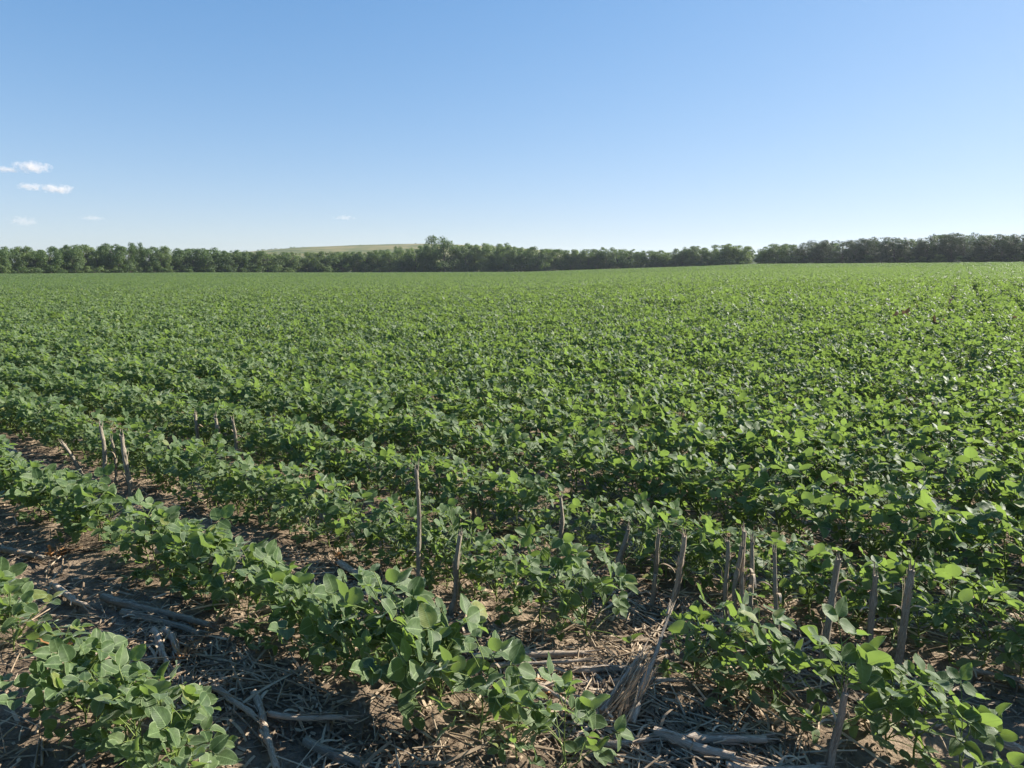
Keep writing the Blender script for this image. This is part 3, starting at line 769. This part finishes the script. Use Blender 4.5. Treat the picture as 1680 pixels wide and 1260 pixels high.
FRONT = [(-22,403,34),(2,403,26),(20,405,24),(40,404,26),(60,406,30),(84,406,30),(104,404,30),(124,402,26),(142,401,30),(162,404,24),(178,403,26),(196,400,34),(214,404,24),(229,398,22),(247,405,24),(266,404,24),
 (294,407,36),(318,409,26),(341,407,34),(362,411,26),(381,411,30),(402,411,30),(420,413,24),(440,412,36),(462,414,30),(482,414,28),(501,414,28),(522,414,28),(541,413,28),(561,413,26),(581,413,26),(602,413,28),(620,411,24),(640,413,24),(660,411,28),(682,411,26),(700,405,22),
 (764,403,26),(778,403,22),(793,403,26),(808,404,26),(826,404,28),(843,406,26),(861,408,22),(880,405,26),(900,409,26),(920,409,26),(936,410,24),(951,410,24),(966,409,24),(981,409,24),(994,406,24),(1012,409,26),(1031,409,26),(1045,413,20),(1060,411,26),(1076,411,26),(1091,416,18),(1105,412,26),(1119,408,24),(1135,404,28),(1151,407,24),(1166,408,22),
 (1186,402,30),(1202,400,28),(1217,404,26)]
RIGHT = [(1251,410,22),(1262,405,26),(1276,400,30),(1292,402,28),(1307,405,26),(1322,398,30),(1340,394,34),(1360,396,34),(1381,394,34),(1402,394,32),(1422,391,36),(1446,389,42),(1466,390,36),(1484,395,32),(1502,395,32),(1520,390,34),(1538,384,38),(1560,386,36),(1580,382,40),(1601,388,34),(1621,385,36),(1642,384,38),(1660,388,30),(1680,381,40),(1704,382,42),(1730,380,42)]
R = random.Random(99)
def put_tree(px, ytop, wpx, D, var, H0, W0, label, group, zbase=None, name='tree', depth=1.0):
    base = at_dist(px, lerp(EDGE, px), D); z = gzf(base.x, base.y) if zbase is None else zbase
    t = at_dist(px, ytop, D); h = t.z - z
    fw = math.hypot(F, px - 840); w = wpx / F * D * F / fw * 1.0
    o = empty(name, (base.x, base.y, z - .1), (0, 0, R.uniform(0, 6.28)), (w / W0, w / W0, h / H0))
    tag(o, label, 'tree' if name != 'shrub' else 'shrub', group)
    link('trunk', var[0], o); link('crown', var[1], o)
    return o
blk = {'left': [t for t in FRONT if t[0] < 710], 'mid': [t for t in FRONT if t[0] > 710 and t[0] < 1240]}
for k, (px, y, w) in enumerate(blk['left']):
    v, colr = TV[R.choice([0, 1, 2, 3, 4, 5, 6])]
    put_tree(px, y - .5, w * 1.3, lerp(DIST, px) + 5 + R.uniform(-2.5, 3), v, 12, 11, f'{colr} bushy tree, {ordinal(k + 1)} from left in the treeline left of the tallest tree', 'trees in the left treeline')
for k, (px, y, w) in enumerate(blk['mid']):
    v, colr = TV[R.choice([0, 1, 2, 3, 4, 5, 6, 7])]
    put_tree(px, y - .5, w * 1.35, lerp(DIST, px) + 5 + R.uniform(-2.5, 3), v, 12, 11, f'{colr} bushy tree, {ordinal(k + 1)} to the right of the tallest tree in the treeline', 'trees in the middle treeline')
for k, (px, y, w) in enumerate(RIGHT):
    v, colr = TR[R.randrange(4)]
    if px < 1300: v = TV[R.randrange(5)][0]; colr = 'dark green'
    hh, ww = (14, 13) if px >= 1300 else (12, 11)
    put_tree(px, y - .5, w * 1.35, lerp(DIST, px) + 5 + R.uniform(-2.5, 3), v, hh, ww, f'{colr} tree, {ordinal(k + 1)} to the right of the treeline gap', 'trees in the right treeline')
put_tree(729, 387, 58, lerp(DIST, 729) - 1, TALL, 17, 14, 'tallest tree of the treeline, standing above the rest near the centre', None)
put_tree(708, 404, 30, lerp(DIST, 708) + 1, TV[0][0], 12, 11, 'dark tree tucked against the left side of the tallest tree', None)
put_tree(748, 404, 26, lerp(DIST, 748) + 1, TV[5][0], 12, 11, 'pale tree tucked against the right side of the tallest tree', None)
put_tree(896, 424, 26, lerp(DIST, 896) - 4, SHR[1], 3.2, 5, 'bright green round bush standing forward of the treeline', None, name='shrub')
put_tree(1197, 423, 40, lerp(DIST, 1197) - 3, SHR[1], 3.2, 5, 'pale low bush at the foot of the trees left of the gap', None, name='shrub')
# skirt shrubs along the foot of the wood
for k in range(60):
    px = -20 + k * 29.5 + R.uniform(-8, 8)
    if 1228 < px < 1246: continue
    put_tree(px, lerp(EDGE, px) - R.uniform(9, 15), R.uniform(24, 38), lerp(DIST, px) + R.uniform(0, 3), SHR[R.randrange(3)], 3.2, 5, f'low dark shrub at the foot of the treeline, {ordinal(k + 1)} from left', 'shrubs along the foot of the treeline', name='shrub')
for k in range(66):
    px = -20 + k * 26.5 + R.uniform(-8, 8)
    if 1222 < px < 1252: continue
    put_tree(px, lerp(EDGE, px) - R.uniform(17, 24), R.uniform(40, 54), lerp(DIST, px) + R.uniform(10, 13), SHR[R.randrange(3)], 3.2, 5, f'tall understorey shrub in shade behind the front trees, {ordinal(k + 1)} from left', 'understorey shrubs inside the wood', name='shrub')
# second rank of trees
allf = FRONT + RIGHT
for k, (px, y, w) in enumerate(allf[::2]):
    px2 = px + R.uniform(8, 14); 
    if 1222 < px2 < 1252: continue
    v, colr = (TV[R.randrange(8)] if px < 1240 else (TV[R.randrange(5)]))
    put_tree(px2, y + R.uniform(.5, 5), w * 1.5, lerp(DIST, px) + 16 + R.uniform(0, 6), v, 12, 11, f'{colr} treetop behind the front trees of the wood, {ordinal(k + 1)} from left', 'second rank of trees in the wood')
# bluish trees seen through the gap
for k, (px, y, w) in enumerate([(1226, 419, 16), (1236, 417, 18), (1247, 416, 18), (1256, 412, 16)]):
    put_tree(px, y, w * 1.2, 620, TV[k][0], 12, 11, f'distant bluish tree seen through the treeline gap, {ordinal(k + 1)} from left', 'distant trees in the gap')

# ------------------------------------------------------------------ hill behind
def hill():
    RIDGE = [(240, 428), (330, 420), (420, 411.5), (450, 409), (485, 406.5), (520, 405.2), (560, 404), (600, 402.5), (640, 401.2), (700, 400), (760, 402), (840, 406), (920, 414), (1000, 424), (1060, 432)]
    V = []; n = 26; pxs = list(range(240, 1061, 6))
    for px in pxs:
        r = at_dist(px, lerp(RIDGE, px), 950); z0 = 950 * float(slope(math.atan2(r.x, r.y)))
        zr = r.z
        for k in range(n):
            t = k / (n - 1); D = 470 + t * 900
            az = math.atan2(r.x, r.y); zb = D * float(slope(az)) - .6
            u = (D - 470) / 480
            s = (1 - math.cos(math.pi * min(u, 1))) / 2 if u < 1 else max(0, math.cos((u - 1) * math.pi / 2 / .88)) ** 1
            x, y = D * math.sin(az), D * math.cos(az)
            h = max(zr - z0, 0) * (s ** .9) + (vnoise(np.array([x * .02]), np.array([y * .02]), 3)[0] - .5) * 1.6 * s * (1 - abs(2 * min(u, 1) - 1) ** 6 * .6)
            V.append((x, y, zb + h))
    m = len(pxs)
    f = [(i * n + k, (i + 1) * n + k, (i + 1) * n + k + 1, i * n + k + 1) for i in range(m - 1) for k in range(n - 1)]
    mt = simple_mat('dry_grass', [(.35, (.05, .08, .02)), (.48, (.12, .125, .045)), (.62, (.21, .175, .08))], scale=.025, rough=.9, bump=.5, bscale=.4, dist=.5, island=False)
    b = Buf(); b.add(V, f); o = link('hill', b.mesh('hill', mt)); tag(o, kind='structure')
    return o
hill()
bpy.context.view_layer.update()
hl = bpy.data.objects['hill']
from mathutils.bvhtree import BVHTree
HB = BVHTree.FromPolygons([v.co.copy() for v in hl.data.vertices], [tuple(p.vertices) for p in hl.data.polygons])
def hz(x, y):
    h = HB.ray_cast(Vector((x, y, 500)), Vector((0, 0, -1))); return h[0].z if h[0] else gzf(x, y)
def on_hill(px, ytop, wpx, D, var, label, group, H0=12, W0=11, name='tree'):
    p = at_dist(px, ytop, D); z = hz(p.x, p.y)
    if p.z - z < 1: z = p.z - wpx / F * D * .8
    put_tree(px, ytop, wpx, D, var, H0, W0, label, group, zbase=z, name=name)
HT = [(612,413,22,520),(630,409,20,530),(645,408,22,540),(656,404,18,550),(668,408,24,540),(684,403,24,560),(697,401,18,560),(706,400,22,540),(760,399,24,520),(776,401,22,530),(790,399,26,540),(804,402,22,520),(815,400,22,560),(826,399,22,560),(838,402,22,540),(850,405,22,520),(866,409,20,520)]
for k, (px, y, w, D) in enumerate(HT):
    v, colr = TV[R.choice([5, 6, 7, 0])]
    on_hill(px, y, w * 1.3, D, v, f'{colr} tree on the lower hill slope behind the wood, {ordinal(k + 1)} from left', 'trees on the lower hill slope')
RB = [(427,409.5,6),(434,408.5,7),(442,408.8,7),(449,407.8,6),(455,407,5),(462,407.5,7),(469,407.8,5),(482,404.5,8),(500,405,6),(592.5,401,3),(614,403,10),(683,398.8,3.5)]
for k, (px, y, w) in enumerate(RB):
    p = at_dist(px, y, 930); z = hz(p.x, p.y)
    put_tree(px, y, w * 1.25, 930, SHR[k % 3], 3.2, 5, f'tiny dark bush on the hill ridge against the sky, {ordinal(k + 1)} from left', 'bushes on the hill ridge', zbase=min(z, p.z - 1.8), name='shrub')

# ------------------------------------------------------------------ clouds (real volumes far away)
def cloud_mat(dn=.16):
    m, nt, out = nm('cloud'); L = nt.links.new
    tc = N(nt, 'ShaderNodeTexCoord'); nz = N(nt, 'ShaderNodeTexNoise', Scale=2.6, Detail=5.0, Roughness=.62)
    oi = N(nt, 'ShaderNodeObjectInfo'); mp = N(nt, 'ShaderNodeMapping'); mp.inputs['Scale'].default_value = (1.3, 1, .5); L(tc.outputs['Object'], mp.inputs[0])
    va = N(nt, 'ShaderNodeVectorMath', operation='ADD'); L(mp.outputs[0], va.inputs[0]); L(oi.outputs['Location'], va.inputs[1]); L(va.outputs[0], nz.inputs['Vector'])
    ln = N(nt, 'ShaderNodeVectorMath', operation='LENGTH'); L(tc.outputs['Object'], ln.inputs[0])
    v = math_(nt, 'SUBTRACT', math_(nt, 'ADD', math_(nt, 'SUBTRACT', 1.0, ln.outputs['Value']), math_(nt, 'MULTIPLY', nz.outputs[0], 3.4)), 1.95)
    v = math_(nt, 'MULTIPLY', math_(nt, 'MINIMUM', math_(nt, 'MAXIMUM', v, 0), .5), dn)
    p = N(nt, 'ShaderNodeVolumePrincipled'); p.inputs['Color'].default_value = (1, .93, .87, 1); p.inputs['Anisotropy'].default_value = 0
    L(v, p.inputs['Density']); L(p.outputs[0], out.inputs['Volume']); return m
M_CLOUD = cloud_mat(.035); M_WISP = cloud_mat(.014)
import bmesh
def cloud(px, py, wpx, hpx, label, mat=None):
    D = 4200; c = at_dist(px, py, D); fw = math.hypot(F, px - 840)
    k = D / fw
    bm = bmesh.new(); bmesh.ops.create_icosphere(bm, subdivisions=3, radius=1.0)
    me = bpy.data.meshes.new('cloud'); bm.to_mesh(me); bm.free(); me.materials.append(mat or M_CLOUD)
    o = link('cloud', me, None, c); o.scale = (wpx / 2 * k, wpx / 2 * k * .6, hpx / 2 * k); o.rotation_euler = (0, 0, -math.atan2(c.x, c.y))
    tag(o, label, 'cloud', 'small clouds low at the left')
cloud(8, 278, 52, 12, 'flat white cloud at the left picture edge')
cloud(52, 274, 64, 22, 'largest puffy white cloud at upper left')
cloud(50, 306, 44, 15, 'left puff of the lower cloud pair')
cloud(95, 310, 58, 18, 'right puff of the lower cloud pair')
cloud(37, 363, 50, 18, 'faint pinkish cloud above the left treeline', M_WISP)
cloud(152, 358, 44, 9, 'thin faint cloud streak right of the pinkish one', M_WISP)
cloud(566, 357, 40, 9, 'very faint wisp of cloud left of the tallest tree', M_WISP)

# ------------------------------------------------------------------ haze
def haze():
    m, nt, out = nm('haze'); p = N(nt, 'ShaderNodeVolumePrincipled'); p.inputs['Color'].default_value = (.80, .88, 1, 1)
    p.inputs['Density'].default_value = HAZE; p.inputs['Anisotropy'].default_value = .35
    nt.links.new(p.outputs[0], out.inputs['Volume'])
    bm = bmesh.new(); bmesh.ops.create_cube(bm, size=1.0); me = bpy.data.meshes.new('haze'); bm.to_mesh(me); bm.free(); me.materials.append(m)
    o = link('haze', me, None, (0, 0, 0)); z0, z1 = -40, 56
    o.scale = (5200, 5200, z1 - z0); o.location = (0, 0, (z0 + z1) / 2); tag(o, kind='stuff')
HAZE = .00011
haze()

# ------------------------------------------------------------------ light
w = bpy.data.worlds.new('World'); SC.world = w; w.use_nodes = True
nt = w.node_tree; bg = nt.nodes['Background']; sk = nt.nodes.new('ShaderNodeTexSky')
sk.sky_type = 'NISHITA'; sk.sun_disc = False; sk.sun_elevation = SUNEL; sk.sun_rotation = SUNAZ
sk.altitude = 300; sk.air_density = 1.0; sk.dust_density = .25; sk.ozone_density = 2.0
hs = nt.nodes.new('ShaderNodeHueSaturation'); hs.inputs['Saturation'].default_value = 1.38
def vm(op, a, b):
    n = nt.nodes.new('ShaderNodeVectorMath'); n.operation = op
    for i, v in enumerate((a, b)):
        if isinstance(v, tuple): n.inputs[i].default_value = v
        else: nt.links.new(v, n.inputs[i])
    return n.outputs[0]
soft = vm('DIVIDE', sk.outputs[0], vm('ADD', vm('MULTIPLY', sk.outputs[0], (.29, .245, .205)), (1, 1, 1)))   # even, softly hazy summer sky
nt.links.new(soft, hs.inputs['Color']); nt.links.new(mixc(nt, 1.0, hs.outputs[0], (1.0, .975, 1.04), 'MULTIPLY'), bg.inputs[0]); bg.inputs[1].default_value = .13
sl = bpy.data.lights.new('sun', 'SUN'); sl.energy = 5.0; sl.angle = D2R(.5); sl.color = (1, .94, .84)
so = bpy.data.objects.new('sun', sl); COL.objects.link(so); so.rotation_euler = SUNV.to_track_quat('Z', 'Y').to_euler()
SC.view_settings.view_transform = 'Standard'; SC.view_settings.look = 'None'; SC.view_settings.exposure = 1.28; SC.view_settings.gamma = 1
SC.render.engine = 'CYCLES'
SC.cycles.volume_step_rate = 4; SC.cycles.volume_max_steps = 64; SC.cycles.volume_bounces = 3
